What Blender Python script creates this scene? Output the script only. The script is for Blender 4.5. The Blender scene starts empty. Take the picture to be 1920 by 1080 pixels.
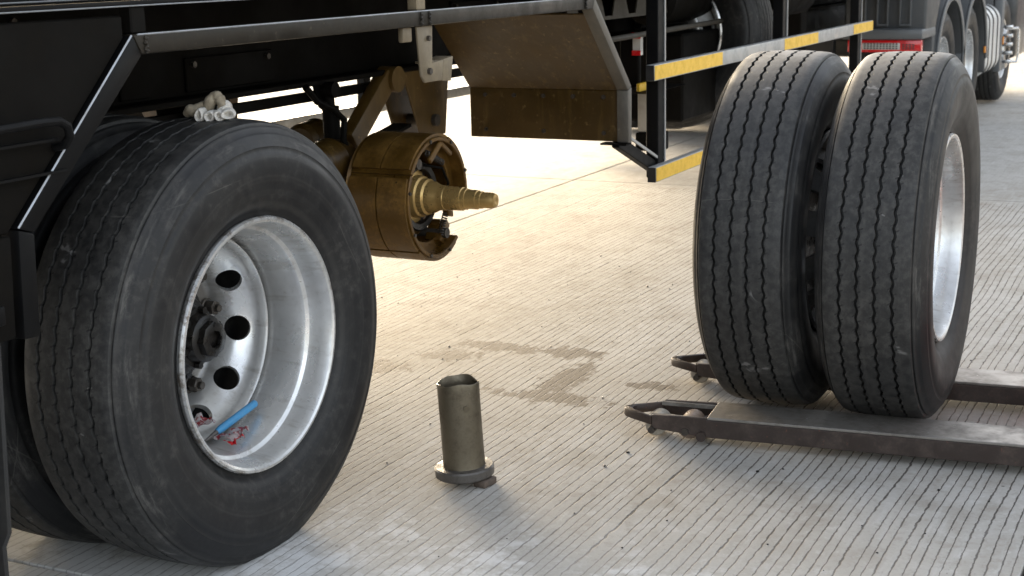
import bpy, bmesh, math, random
from mathutils import Vector, Matrix, noise as mnoise
random.seed(7)
S = bpy.context.scene
COL = S.collection
PI = math.pi
R = math.radians

# ------------------------------------------------------------------ camera
CAM_H = 1.3522
cam_d = bpy.data.cameras.new('camera'); cam = bpy.data.objects.new('camera', cam_d); COL.objects.link(cam)
RT = Vector((0.44263035, -0.89641948, -0.0225939)); UP = Vector((0.20640947, 0.07733534, 0.97540472))
FW = Vector((0.87262449, 0.43640733, -0.21926044))
m = Matrix((RT, UP, -FW)).transposed().to_4x4(); m.translation = (0, 0, CAM_H)
cam.matrix_world = m
cam_d.sensor_width = 36.0; cam_d.lens = 2742.678 / 1920 * 36.0
cam_d.clip_start = 0.05; cam_d.clip_end = 3000
cam_d.dof.use_dof = True; cam_d.dof.focus_distance = 3.7; cam_d.dof.aperture_fstop = 9.0
S.camera = cam

# ------------------------------------------------------------------ sky, sun, exposure
SUN_EL, SUN_AZ = R(16), R(47)         # azimuth counter-clockwise from +X: low behind the trailer, shining under it
w = bpy.data.worlds.new('World'); S.world = w; w.use_nodes = True
nt = w.node_tree; bg = nt.nodes['Background']
sky = nt.nodes.new('ShaderNodeTexSky'); sky.sky_type = 'NISHITA'; sky.sun_disc = False
sky.sun_elevation = SUN_EL; sky.sun_rotation = PI/2 - SUN_AZ
sky.air_density = 1.0; sky.dust_density = 4.0; sky.ozone_density = 1.0
hs = nt.nodes.new('ShaderNodeHueSaturation'); hs.inputs['Saturation'].default_value = 0.40
nt.links.new(sky.outputs[0], hs.inputs['Color']); nt.links.new(hs.outputs[0], bg.inputs['Color'])
bg.inputs['Strength'].default_value = 0.15
sd = bpy.data.lights.new('sun', 'SUN'); sun = bpy.data.objects.new('sun', sd); COL.objects.link(sun)
sd.energy = 2.4; sd.angle = R(38); sd.color = (1.0, 0.74, 0.38)
sv = Vector((math.cos(SUN_AZ)*math.cos(SUN_EL), math.sin(SUN_AZ)*math.cos(SUN_EL), math.sin(SUN_EL)))
sun.rotation_euler = sv.to_track_quat('Z', 'Y').to_euler(); sun.location = sv * 30
S.view_settings.view_transform = 'Standard'; S.view_settings.look = 'None'
S.view_settings.exposure = 2.15; S.view_settings.gamma = 1.0
S.render.engine = 'CYCLES'
try:
    S.cycles.max_bounces = 8; S.cycles.diffuse_bounces = 4
except Exception: pass

# ------------------------------------------------------------------ node helpers
class NT:
    def __init__(s, name):
        s.m = bpy.data.materials.new(name); s.m.use_nodes = True
        s.t = s.m.node_tree; s.b = s.t.nodes['Principled BSDF']
    def n(s, typ, **kw):
        nd = s.t.nodes.new('ShaderNode' + typ)
        for k, v in kw.items(): setattr(nd, k, v)
        return nd
    def put(s, sock, v):
        if isinstance(v, bpy.types.NodeSocket): s.t.links.new(v, sock)
        elif v is not None:
            if isinstance(v, (tuple, list)) and len(v) == 3 and sock.type == 'RGBA': v = (*v, 1)
            sock.default_value = v
    def math(s, op, a, b=None, c=None, clamp=False):
        nd = s.n('Math', operation=op, use_clamp=clamp); s.put(nd.inputs[0], a)
        if b is not None: s.put(nd.inputs[1], b)
        if c is not None: s.put(nd.inputs[2], c)
        return nd.outputs[0]
    def noise(s, co, scale, detail=4, rough=.55, dist=0, dim='3D'):
        nd = s.n('TexNoise', noise_dimensions=dim)
        if dim == '1D': s.put(nd.inputs['W'], co)
        else: s.put(nd.inputs['Vector'], co)
        nd.inputs['Scale'].default_value = scale; nd.inputs['Detail'].default_value = detail
        nd.inputs['Roughness'].default_value = rough; nd.inputs['Distortion'].default_value = dist
        return nd.outputs['Fac']
    def ramp(s, f, a, b, lo=0., hi=1.):
        nd = s.n('MapRange', interpolation_type='SMOOTHSTEP'); s.put(nd.inputs['Value'], f)
        nd.inputs['From Min'].default_value = a; nd.inputs['From Max'].default_value = b
        s.put(nd.inputs['To Min'], lo); s.put(nd.inputs['To Max'], hi)
        return nd.outputs[0]
    def mix(s, f, a, b, mode='MIX'):
        nd = s.n('Mix', data_type='RGBA', blend_type=mode)
        s.put(nd.inputs[0], f); s.put(nd.inputs[6], a); s.put(nd.inputs[7], b)
        return nd.outputs[2]
    def xyz(s, v):
        nd = s.n('SeparateXYZ'); s.put(nd.inputs[0], v); return nd.outputs
    def vec(s, x, y, z):
        nd = s.n('CombineXYZ')
        for i, v in enumerate((x, y, z)): s.put(nd.inputs[i], v)
        return nd.outputs[0]
    def pos(s): return s.n('NewGeometry').outputs['Position']
    def obj(s): return s.n('TexCoord').outputs['Object']
    def scale(s, v, k):
        nd = s.n('Mapping'); s.put(nd.inputs['Vector'], v); nd.inputs['Scale'].default_value = k; return nd.outputs[0]
    def bump(s, h, st=.3, d=.01, nrm=None):
        nd = s.n('Bump'); s.put(nd.inputs['Height'], h); nd.inputs['Strength'].default_value = st; nd.inputs['Distance'].default_value = d
        if nrm is not None: s.put(nd.inputs['Normal'], nrm)
        return nd.outputs[0]
    def out(s, color=None, rough=None, metal=None, nrm=None, coat=None, spec=None):
        for k, v in (('Base Color', color), ('Roughness', rough), ('Metallic', metal), ('Normal', nrm), ('Coat Weight', coat), ('Specular IOR Level', spec)):
            if v is not None: s.put(s.b.inputs[k], v)
        return s.m
MATS = {}
def mat(f):
    MATS[f.__name__] = f; return f
CACHE = {}
def M(k):
    if k not in CACHE: CACHE[k] = MATS[k]()
    return CACHE[k]

def painted(name, col, rough=.4, dirt=(.10, .085, .065), amount=.45, metal=0., sc=6., coat=0., chips=None, spec=.5):
    t = NT(name); p = t.pos()
    n1 = t.noise(p, sc, 4, .65); n2 = t.noise(p, sc*7, 3, .6)
    d = t.ramp(t.math('ADD', t.math('MULTIPLY', n1, .7), t.math('MULTIPLY', n2, .3)), .42, .72, 0., amount)
    c = t.mix(d, col, dirt)
    if chips:
        n3 = t.noise(p, sc*4, 8, .75); c = t.mix(t.ramp(n3, .62, .68), c, chips)
    r = t.ramp(n1, .3, .75, rough-.08, rough+.25)
    return t.out(c, r, metal, t.bump(n2, .08, .004), coat, spec)

@mat
def concrete():
    t = NT('grooved_concrete'); p = t.pos(); x, y, z = t.xyz(p)
    # tined grooves run along X, raked by hand so slightly wandering and unevenly spaced
    wob = t.math('MULTIPLY', t.math('SUBTRACT', t.noise(t.scale(p, (.9, .5, 1)), 1.0, 1), .5), .06)
    jit = t.math('MULTIPLY', t.math('SUBTRACT', t.noise(t.scale(p, (22, 30, 1)), 1.6, 2, .6), .5), .0075)
    spc = t.math('MULTIPLY', t.math('SUBTRACT', t.noise(y, 11.0, 1, .5, 0, '1D'), .5), .032)
    yy = t.math('ADD', t.math('ADD', y, wob), t.math('ADD', jit, spc))
    fr = t.math('FRACT', t.math('DIVIDE', yy, .0275))
    dd = t.math('ABSOLUTE', t.math('SUBTRACT', fr, .5))
    wn = t.noise(t.scale(p, (9, 25, 1)), 2.0, 2, .7)
    wid = t.ramp(wn, .28, .72, .06, .14)
    line = t.ramp(t.math('DIVIDE', dd, wid), .95, .3)
    wear = t.noise(p, .9, 3, .6); n2 = t.noise(p, 5, 5, .68)
    wr = t.ramp(t.math('ADD', t.math('MULTIPLY', wear, .65), t.math('MULTIPLY', n2, .35)), .32, .54, .3, 1.)
    wr = t.math('MULTIPLY', wr, t.ramp(x, 2.6, 3.3, .45, 1.))
    inx = t.math('MULTIPLY', t.ramp(x, 8.1, 8.3, 1, .12), t.ramp(y, 3.66, 3.72, 1, .25))
    line = t.math('MULTIPLY', t.math('MULTIPLY', line, wr), inx)
    n3 = t.noise(p, 70, 4, .75); n5 = t.noise(p, 18, 4, .7)
    st = t.noise(t.scale(p, (1.2, 9, 1)), 2.4, 4, .7)
    c = t.mix(t.ramp(wear, .3, .7), (.37, .345, .305), (.45, .43, .395))
    c = t.mix(t.ramp(n2, .42, .72, 0, .75), c, (.30, .27, .225))
    c = t.mix(t.ramp(st, .5, .75, 0, .45), c, (.54, .53, .51))
    c = t.mix(t.ramp(n5, .52, .68, 0, .5), c, (.27, .24, .20))
    c = t.mix(t.ramp(n5, .45, .32, 0, .35), c, (.58, .57, .55))
    c = t.mix(t.ramp(n3, .52, .74, 0, .5), c, (.22, .20, .175))
    # white patch in front, its colour raised for the brighter light there
    pale_front = t.math('MULTIPLY', t.ramp(t.math('ADD', t.math('ADD', t.math('MULTIPLY', n2, .5), t.math('MULTIPLY', n5, .5)), t.math('MULTIPLY', t.math('SUBTRACT', 2.95, x), .22)), .48, .64), t.ramp(x, 3.3, 2.75))
    c = t.mix(t.math('MULTIPLY', pale_front, .8), c, (.66, .655, .64))
    # oily drips below the open axle
    def blob(cx, cy, rx, ry):
        dx = t.math('DIVIDE', t.math('SUBTRACT', x, cx), rx); dy = t.math('DIVIDE', t.math('SUBTRACT', y, cy), ry)
        return t.math('SUBTRACT', 1, t.math('SQRT', t.math('ADD', t.math('MULTIPLY', dx, dx), t.math('MULTIPLY', dy, dy))))
    b = None
    for q in ((4.52, 2.04, .10, .18), (4.50, 2.30, .08, .26), (4.22, 1.92, .30, .09), (4.02, 1.90, .08, .26), (4.24, 1.64, .06, .13), (4.35, 2.42, .10, .16), (4.12, 2.58, .10, .14)):
        k = blob(*q); b = k if b is None else t.math('MAXIMUM', b, k)
    sn = t.math('ADD', t.math('MULTIPLY', t.noise(t.scale(p, (.8, 1.3, 1)), 15, 5, .72), .8), t.math('MULTIPLY', n3, .25))
    stain = t.ramp(t.math('ADD', t.math('MULTIPLY', t.math('MAXIMUM', b, -1.), .30), sn), .585, .66)
    c = t.mix(t.math('MULTIPLY', stain, .9), c, (.11, .085, .058))
    vo = t.n('TexVoronoi'); t.put(vo.inputs['Vector'], t.scale(p, (1, 1, 0))); vo.inputs['Scale'].default_value = 9
    sp = t.math('MULTIPLY', t.ramp(vo.outputs['Distance'], .05, .03), t.ramp(wear, .5, .56))
    c = t.mix(t.math('MULTIPLY', sp, .75), c, (.07, .06, .05))
    c = t.mix(t.math('MULTIPLY', line, .9), c, (.05, .041, .033))
    hgt = t.math('SUBTRACT', t.math('ADD', t.math('MULTIPLY', n3, .3), t.math('MULTIPLY', n5, .3)), t.math('MULTIPLY', line, .7))
    return t.out(c, t.ramp(stain, 0, 1, .88, .78), 0, t.bump(hgt, .5, .006))

@mat
def soil():
    t = NT('joint_filler'); p = t.pos()
    return t.out(t.mix(t.noise(p, 12, 4), (.05, .045, .04), (.16, .145, .12)), .95)

@mat
def rubber():
    t = NT('tyre_rubber'); p = t.obj(); x, y, z = t.xyz(p)
    rad = t.math('SQRT', t.math('ADD', t.math('MULTIPLY', x, x), t.math('MULTIPLY', z, z)))
    rad = t.math('ADD', t.math('DIVIDE', t.math('SUBTRACT', rad, .290), .95), .290)
    n1 = t.noise(p, 5, 3, .6); n2 = t.noise(p, 45, 4, .7); n3 = t.noise(t.vec(t.math('MULTIPLY', rad, 60), t.math('MULTIPLY', y, 60), 0), 1., 3)
    c = t.mix(t.ramp(n1, .35, .68), (.009, .009, .0095), (.018, .0172, .016))
    dust = t.math('MULTIPLY', t.ramp(n2, .45, .72), t.ramp(n1, .38, .62, .15, .8))
    c = t.mix(t.math('MULTIPLY', dust, .35), c, (.11, .10, .09))
    c = t.mix(t.ramp(n3, .5, .75, 0, .25), c, (.06, .056, .05))
    # scuffed shoulder ring and kerb rub marks
    sh = t.math('MULTIPLY', t.ramp(rad, .455, .49), t.ramp(rad, .527, .505))
    sc = t.math('MULTIPLY', t.math('MULTIPLY', sh, t.ramp(t.noise(t.vec(t.math('MULTIPLY', t.math('ARCTAN2', x, z), 4.), t.math('MULTIPLY', rad, 55), t.math('MULTIPLY', y, 40)), 1., 5, .75), .48, .68)), t.ramp(n1, .45, .6))
    c = t.mix(t.math('MULTIPLY', sc, .38), c, (.17, .16, .145))
    # pale chalky patches on the tread
    vt = t.math('MULTIPLY', t.ramp(t.noise(p, 9, 4, .6, .8), .66, .71), t.ramp(rad, .522, .526))
    c = t.mix(t.math('MULTIPLY', vt, .5), c, (.30, .29, .28))
    tdm = t.math('MULTIPLY', t.ramp(rad, .512, .52), t.ramp(n2, .3, .65, .05, .30)); c = t.mix(tdm, c, (.085, .082, .076))
    for (ax_, az_, off) in ((.9, .44, .41), (-.3, .95, .385), (.97, -.2, .43), (.6, -.8, .36)):
        ln = t.math('ABSOLUTE', t.math('SUBTRACT', t.math('ADD', t.math('ADD', t.math('MULTIPLY', x, ax_), t.math('MULTIPLY', z, az_)), t.math('MULTIPLY', t.math('MULTIPLY', x, z), .5)), off))
        c = t.mix(t.math('MULTIPLY', t.math('MULTIPLY', t.ramp(ln, .0013, .0005), t.ramp(n1, .5, .58)), .28), c, (.14, .13, .115))
    # sipes: short cuts at the groove edges
    ang = t.math('MULTIPLY', t.math('ARCTAN2', x, z), 80/(2*PI))
    gs = t.math('SUBTRACT', t.math('FRACT', t.math('ADD', t.math('DIVIDE', y, .045), 10.0)), .5)
    fl_ = t.math('MULTIPLY', t.math('GREATER_THAN', gs, 0), .5)
    fa = t.math('ABSOLUTE', t.math('SUBTRACT', t.math('FRACT', t.math('ADD', t.math('ADD', ang, t.math('ADD', fl_, t.math('MULTIPLY', gs, .5))), 300.25)), .5))
    tick = t.math('MULTIPLY', t.ramp(fa, .060, .035), t.ramp(t.math('ABSOLUTE', gs), .27, .23))
    tick = t.math('MULTIPLY', tick, t.math('MULTIPLY', t.ramp(rad, .512, .518), t.ramp(t.math('ABSOLUTE', y), .088, .084)))
    c = t.mix(t.math('MULTIPLY', tick, .75), c, (.006, .006, .006))
    # zigzag grooves blackened: the shade of their depth is put into the colour
    gr = t.math('MULTIPLY', t.ramp(rad, .5225, .5205), t.ramp(t.math('ABSOLUTE', y), .088, .082))
    c = t.mix(t.math('MULTIPLY', gr, .92), c, (.004, .004, .0035))
    hgt = t.math('SUBTRACT', t.math('ADD', t.math('MULTIPLY', n2, .3), t.math('MULTIPLY', n3, .25)), t.math('MULTIPLY', tick, 1.))
    return t.out(c, t.ramp(n1, .3, .7, .45, .68), 0, t.bump(hgt, .35, .003), spec=.36)

@mat
def rim_paint():
    t = NT('silver_wheel_paint'); p = t.obj(); x, y, z = t.xyz(p)
    rad = t.math('SQRT', t.math('ADD', t.math('MULTIPLY', x, x), t.math('MULTIPLY', z, z)))
    n1 = t.noise(p, 7, 4, .65); n2 = t.noise(p, 55, 4, .7)
    c = t.mix(t.ramp(n1, .35, .7), (.70, .70, .69), (.55, .545, .53))
    grime = t.math('MULTIPLY', t.ramp(rad, .2535, .2475), t.ramp(rad, .243, .2465)); c = t.mix(t.math('MULTIPLY', grime, .85), c, (.10, .085, .065))
    c = t.mix(t.ramp(n2, .56, .74, 0, .35), c, (.30, .27, .23))
    edge = t.math('MULTIPLY', t.ramp(rad, .285, .297), t.ramp(t.noise(p, 24, 6, .7), .48, .62))
    c = t.mix(t.math('MULTIPLY', edge, .8), c, (.17, .13, .09))
    sp = t.ramp(t.noise(p, 120, 3, .6), .70, .76); c = t.mix(t.math('MULTIPLY', sp, .4), c, (.12, .10, .08))
    gst = t.math('MULTIPLY', t.ramp(t.noise(t.scale(p, (1, .15, 1)), 26, 4, .7), .52, .70), .45); c = t.mix(gst, c, (.30, .27, .23))
    hub = t.ramp(rad, .198, .17); c = t.mix(t.math('MULTIPLY', hub, .8), c, (.06, .05, .04))
    return t.out(c, t.ramp(n1, .3, .7, .24, .38), .68, t.bump(n2, .06, .003))

@mat
def rim_dirty(): return painted('grimy_wheel_paint', (.085, .083, .08), .5, (.04, .036, .03), .6, .2, 16)
@mat
def black_paint(): return painted('black_chassis_paint', (.0035, .0035, .0038), .45, (.009, .008, .006), .25, 0, 3, 0., None, .12)
@mat
def black_satin(): return painted('dusty_black_steel', (.0035, .003, .0024), .6, (.011, .0085, .0055), .4, 0, 4, 0., None, .08)
@mat
def glow_brown():  # brown sheet pushed to amber: the warm glow is put into its colour
    t = NT('glow_tinted_brown'); p = t.pos(); n1 = t.noise(p, 2.2, 4, .6); n2 = t.noise(p, 34, 5, .75); n3 = t.noise(t.scale(p, (3, 3, .4)), 9, 4, .65)
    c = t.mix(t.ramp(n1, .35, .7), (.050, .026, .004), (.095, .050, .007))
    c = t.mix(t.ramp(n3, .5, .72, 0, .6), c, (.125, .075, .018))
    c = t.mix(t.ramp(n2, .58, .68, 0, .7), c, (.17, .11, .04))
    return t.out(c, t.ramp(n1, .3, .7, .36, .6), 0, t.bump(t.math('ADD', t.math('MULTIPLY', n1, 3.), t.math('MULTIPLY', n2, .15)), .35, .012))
@mat
def glint_edge(): return painted('edge_glint_steel', (.42, .44, .46), .35, (.22, .20, .17), .6, .5, 16)  # pale steel colour of the strips that carry the sky glint
@mat
def rail_paint(): return painted('scraped_rail_paint', (.014, .0115, .008), .4, (.04, .032, .021), .45, 0, 9, 0, (.05, .04, .028), .3)
@mat
def bare_edge(): return painted('worn_rail_steel', (.10, .09, .075), .38, (.18, .155, .12), .5, .2, 9, 0, (.2, .18, .14))
@mat
def bracket_steel(): return painted('dusty_bracket_steel', (.16, .125, .08), .5, (.30, .24, .15), .6, .15, 8)
@mat
def gusset_grey(): return painted('grey_gusset', (.035, .029, .02), .6, (.06, .05, .035), .5, 0, 8)
@mat
def rust_glow(): return painted('rusty_glow_steel', (.095, .047, .008), .32, (.22, .115, .02), .85, .4, 10, 0, (.022, .012, .005))  # rust plus the amber glow, both in the base colour
@mat
def lining(): return painted('brake_lining', (.10, .050, .008), .42, (.23, .12, .022), .9, .2, 11, 0, (.025, .014, .005))  # lining warmed by the same painted-in amber glow
@mat
def spindle_steel(): return painted('greased_spindle_steel', (.50, .33, .12), .28, (.36, .21, .06), .5, .6, 16)
@mat
def dark_grease(): return painted('greasy_hub_iron', (.006, .005, .004), .3, (.022, .018, .013), .5, .2, 30)
@mat
def nut_steel(): return painted('worn_nut_steel', (.07, .06, .05), .36, (.025, .02, .016), .7, .5, 40)
@mat
def tube_zinc(): return painted('oiled_galvanised_tube', (.15, .125, .085), .36, (.075, .056, .034), .9, .55, 22, 0, (.22, .19, .14))
@mat
def flange_steel(): return painted('bare_flange_steel', (.12, .108, .096), .38, (.05, .04, .032), .7, .45, 34)
@mat
def lug_rust(): return painted('rusty_lug', (.085, .062, .048), .6, (.16, .12, .09), .6, .1, 40)
@mat
def fork_top(): return painted('scuffed_fork_steel', (.24, .22, .195), .4, (.09, .075, .06), .8, .35, 9, 0, (.40, .38, .35))
@mat
def fork_side(): return painted('worn_fork_paint', (.040, .028, .023), .42, (.10, .07, .055), .7, .2, 18, 0, (.17, .06, .04))
@mat
def roller_pu(): return painted('polyurethane_roller', (.40, .36, .30), .5, (.20, .17, .13), .6, 0, 30)
@mat
def roller_brown(): return painted('brown_roller', (.26, .19, .145), .5, (.14, .10, .075), .6, 0, 30)
@mat
def jack_red(): return painted('red_jack_paint', (.40, .045, .02), .35, (.12, .08, .06), .5, 0, 9)
@mat
def yellow_tape(): return painted('yellow_reflective_tape', (.84, .50, .022), .35, (.48, .29, .05), .6, 0, 22, 0, (.34, .22, .06))
@mat
def alu(): return painted('anodised_aluminium_bar', (.42, .42, .41), .38, (.22, .20, .17), .5, .45, 12)
@mat
def white_box(): return painted('grey_white_plastic', (.42, .39, .34), .5, (.22, .18, .13), .5, 0, 6)
@mat
def fender_grey(): return painted('dark_grey_plastic_fender', (.045, .047, .048), .42, (.09, .087, .08), .45, 0, 3)
@mat
def fender_light(): return painted('grey_fender_edge', (.10, .104, .105), .4, (.16, .157, .147), .4, 0, 3)
@mat
def truck_black(): return painted('truck_black', (.012, .012, .013), .35, (.05, .045, .04), .4, 0, 4, .3)
@mat
def tank_grey(): return painted('brushed_fuel_tank', (.62, .62, .60), .42, (.40, .38, .34), .4, .25, 5)
@mat
def red_lens(): return painted('red_lamp_lens', (.62, .012, .015), .15, (.35, .02, .02), .3, 0, 20, .6)
@mat
def white_lens(): return painted('clear_lamp_lens', (.52, .50, .46), .2, (.3, .28, .25), .4, 0, 30, .5)
@mat
def dark_lens(): return painted('dark_lens_grid', (.035, .03, .028), .4, (.06, .05, .05), .3, 0, 20)
@mat
def amber(): return painted('amber_marker', (.8, .28, .03), .25, (.6, .25, .05), .2, 0, 20, .5)
@mat
def chrome(): return painted('chrome_fitting', (.70, .70, .70), .2, (.4, .38, .35), .3, .9, 20)
@mat
def glove_cotton():
    t = NT('knitted_cotton'); p = t.obj(); n1 = t.noise(p, 30, 5, .6)
    wv = t.n('TexWave', wave_type='BANDS', bands_direction='DIAGONAL'); t.put(wv.inputs['Vector'], p); wv.inputs['Scale'].default_value = 170; wv.inputs['Distortion'].default_value = 2
    c = t.mix(t.ramp(n1, .4, .7), (.74, .71, .66), (.40, .36, .30))
    return t.out(c, .95, 0, t.bump(t.math('ADD', wv.outputs['Fac'], n1), .5, .003))
@mat
def glove_grimy():
    t = NT('grimy_cotton'); p = t.obj(); n1 = t.noise(p, 26, 5, .6)
    return t.out(t.mix(t.ramp(n1, .35, .7), (.36, .31, .23), (.20, .165, .115)), .95, 0, t.bump(t.noise(p, 300, 3), .5, .002))
@mat
def pen_blue(): return painted('blue_plastic_handle', (.045, .24, .46), .35, (.12, .25, .38), .5, 0, 60)
@mat
def pen_tip(): return painted('dull_metal_tip', (.12, .11, .10), .4, (.06, .05, .05), .5, .6, 60)
@mat
def wrap_clear():
    t = NT('clear_plastic_wrap'); p = t.obj(); n1 = t.noise(p, 45, 4, .6)
    c = t.mix(t.ramp(n1, .50, .56), (.62, .55, .54), (.40, .05, .06))
    t.b.inputs['Transmission Weight'].default_value = .25
    return t.out(c, .15, 0, t.bump(t.noise(p, 90, 4), .4, .004))
@mat
def wrap_red(): return painted('red_wrapper', (.72, .02, .03), .3, (.55, .03, .04), .3, 0, 60)
@mat
def far_wall(): return painted('pink_rendered_wall', (.46, .34, .29), .85, (.30, .24, .21), .5, 0, .6)
@mat
def flap_rubber(): return painted('mud_flap_rubber', (.018, .017, .016), .7, (.06, .052, .042), .5, 0, 5)

# ------------------------------------------------------------------ mesh helpers
class B:
    def __init__(s): s.bm = bmesh.new()
    def box(s, lo, hi, rot=None, piv=None):
        lo = Vector(lo); hi = Vector(hi); c = (lo+hi)/2; d = hi-lo
        r = bmesh.ops.create_cube(s.bm, size=1.0, matrix=Matrix.Translation(c) @ Matrix.Diagonal((d.x, d.y, d.z, 1)))
        if rot is not None:
            bmesh.ops.rotate(s.bm, verts=r['verts'], cent=piv if piv is not None else c, matrix=rot)
        return s
    def bar(s, a, b, w, h, up=(0, 0, 1)):
        a = Vector(a); b = Vector(b); d = b-a; L = d.length; d.normalize(); u = Vector(up)
        sd = d.cross(u).normalized(); u2 = sd.cross(d)
        mm = Matrix((d, sd, u2)).transposed().to_4x4(); mm.translation = (a+b)/2
        bmesh.ops.create_cube(s.bm, size=1.0, matrix=mm @ Matrix.Diagonal((L, w, h, 1))); return s
    def prism(s, pts, ext):
        e = Vector(ext); v0 = [s.bm.verts.new(Vector(p)) for p in pts]; v1 = [s.bm.verts.new(Vector(p)+e) for p in pts]
        n = len(pts); s.bm.faces.new(v0[::-1]); s.bm.faces.new(v1)
        for i in range(n): s.bm.faces.new((v0[i], v0[(i+1) % n], v1[(i+1) % n], v1[i]))
        return s
    def lathe(s, prof, axis='Y', seg=48, cen=(0, 0, 0), close=False, a0=0, a1=2*PI, warp=None):
        cen = Vector(cen); full = abs(a1-a0-2*PI) < 1e-6; k = seg if full else seg+1
        rings = []
        for i in range(k):
            a = a0+(a1-a0)*i/seg; ring = []
            for (y, r) in prof:
                yy, rr = (y, r) if warp is None else warp(y, r, a)
                ca, sa = math.cos(a)*rr, math.sin(a)*rr
                ring.append(s.bm.verts.new(cen+Vector({'Y': (ca, yy, sa), 'Z': (ca, sa, yy), 'X': (yy, ca, sa)}[axis])))
            rings.append(ring)
        n = len(prof)
        for i in range(seg):
            A = rings[i]; Bq = rings[(i+1) % k]
            for j in range(n if close else n-1):
                s.bm.faces.new((A[j], A[(j+1) % n], Bq[(j+1) % n], Bq[j]))
        if not full and close:
            s.bm.faces.new(rings[0][::-1]); s.bm.faces.new(rings[-1])
        return s
    def cyl(s, a, b, r, seg=20, r2=None):
        a = Vector(a); b = Vector(b); d = b-a; q = d.to_track_quat('Z', 'Y').to_matrix().to_4x4(); q.translation = (a+b)/2
        bmesh.ops.create_cone(s.bm, cap_ends=True, segments=seg, radius1=r, radius2=r if r2 is None else r2, depth=d.length, matrix=q); return s
    def tube(s, pts, r, seg=12, cap=True):
        pts = [Vector(p) for p in pts]; rr = r if isinstance(r, (list, tuple)) else [r]*len(pts); rings = []
        ref = None
        for i, p in enumerate(pts):
            d = (pts[min(i+1, len(pts)-1)]-pts[max(i-1, 0)]).normalized()
            if ref is None: ref = Vector((0, 0, 1)) if abs(d.z) < .9 else Vector((1, 0, 0))
            u = (ref-d*ref.dot(d)).normalized(); ref = u; v = d.cross(u)
            rings.append([s.bm.verts.new(p+(u*math.cos(2*PI*k/seg)+v*math.sin(2*PI*k/seg))*rr[i]) for k in range(seg)])
        for i in range(len(rings)-1):
            for k in range(seg): s.bm.faces.new((rings[i][k], rings[i][(k+1) % seg], rings[i+1][(k+1) % seg], rings[i+1][k]))
        if cap: s.bm.faces.new(rings[0][::-1]); s.bm.faces.new(rings[-1])
        return s
    def bevel(s, w=.004, seg=2, ang=35):
        bmesh.ops.recalc_face_normals(s.bm, faces=s.bm.faces)
        es = [e for e in s.bm.edges if len(e.link_faces) == 2 and e.calc_face_angle(0) > R(ang)]
        bmesh.ops.bevel(s.bm, geom=es, offset=w, segments=seg, affect='EDGES', profile=.5, clamp_overlap=True); return s

ORG = {}
def empty(name, loc, rz=0):
    o = bpy.data.objects.new(name, None); COL.objects.link(o); o.location = loc; o.rotation_euler = (0, 0, rz)
    o.empty_display_size = .1; ORG[o] = Vector((0, 0, 0)); return o
def tag(o, label, cat, group=None):
    o['label'] = label; o['category'] = cat
    if group: o['group'] = group
    return o
def obj(name, b, mt, parent=None, smooth=30, keep=False):
    bm = b.bm
    bmesh.ops.recalc_face_normals(bm, faces=bm.faces)
    if keep or not bm.verts: c = Vector((0, 0, 0))
    else:
        xs = [v.co for v in bm.verts]
        c = Vector([(min(v[i] for v in xs)+max(v[i] for v in xs))/2 for i in range(3)])
    for v in bm.verts: v.co -= c
    for f in bm.faces: f.smooth = smooth > 0
    if smooth > 0:
        for e in bm.edges:
            if len(e.link_faces) == 2 and e.calc_face_angle(0) > R(smooth): e.smooth = False
    me = bpy.data.meshes.new(name); bm.to_mesh(me); bm.free()
    me.materials.append(M(mt))
    o = bpy.data.objects.new(name, me); COL.objects.link(o)
    ORG[o] = c
    if parent is not None:
        o.parent = parent; o.location = c-ORG[parent]
    else: o.location = c
    return o
def copy_child(o, parent, loc=None):
    c = o.copy(); COL.objects.link(c); c.parent = parent
    if loc is not None: c.location = loc
    return c
def copy_tree(o, parent=None):
    c = o.copy(); COL.objects.link(c); c.parent = parent
    for ch in list(o.children): copy_tree(ch, c)
    return c

# ------------------------------------------------------------------ ground
b = B(); b.box((-400, -400, -.5), (600, 400, -.03)); gnd = obj('ground', b, 'soil', None, 0); gnd['kind'] = 'structure'
XS = [-9.55, -3.6, 2.35, 8.28, 14.23, 20.18, 26.13]; YS = [-6.33, -2.99, .35, 3.69, 7.03, 10.37, 13.71]
for i in range(6):
    for j in range(6):
        b = B(); b.box((XS[i]+.005, YS[j]+.005, -.0295), (XS[i+1]-.005, YS[j+1]-.005, 0)); b.bevel(.004, 2)
        obj('concrete_slab', b, 'concrete', gnd, 20)
# apron beyond the yard's slabs
def sheet(name, lo, hi):
    b = B(); b.box((*lo, -.0295), (*hi, -.001)); return obj(name, b, 'concrete', gnd, 0)
sheet('concrete_apron', (XS[-1]+.005, -60), (140, 120)); sheet('concrete_apron', (-60, YS[-1]+.005), (XS[-1]-.005, 120))
sheet('concrete_apron', (-60, -60), (XS[-1]-.005, YS[0]-.005)); sheet('concrete_apron', (-60, YS[0]+.005), (XS[0]-.005, YS[-1]-.005))

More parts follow.
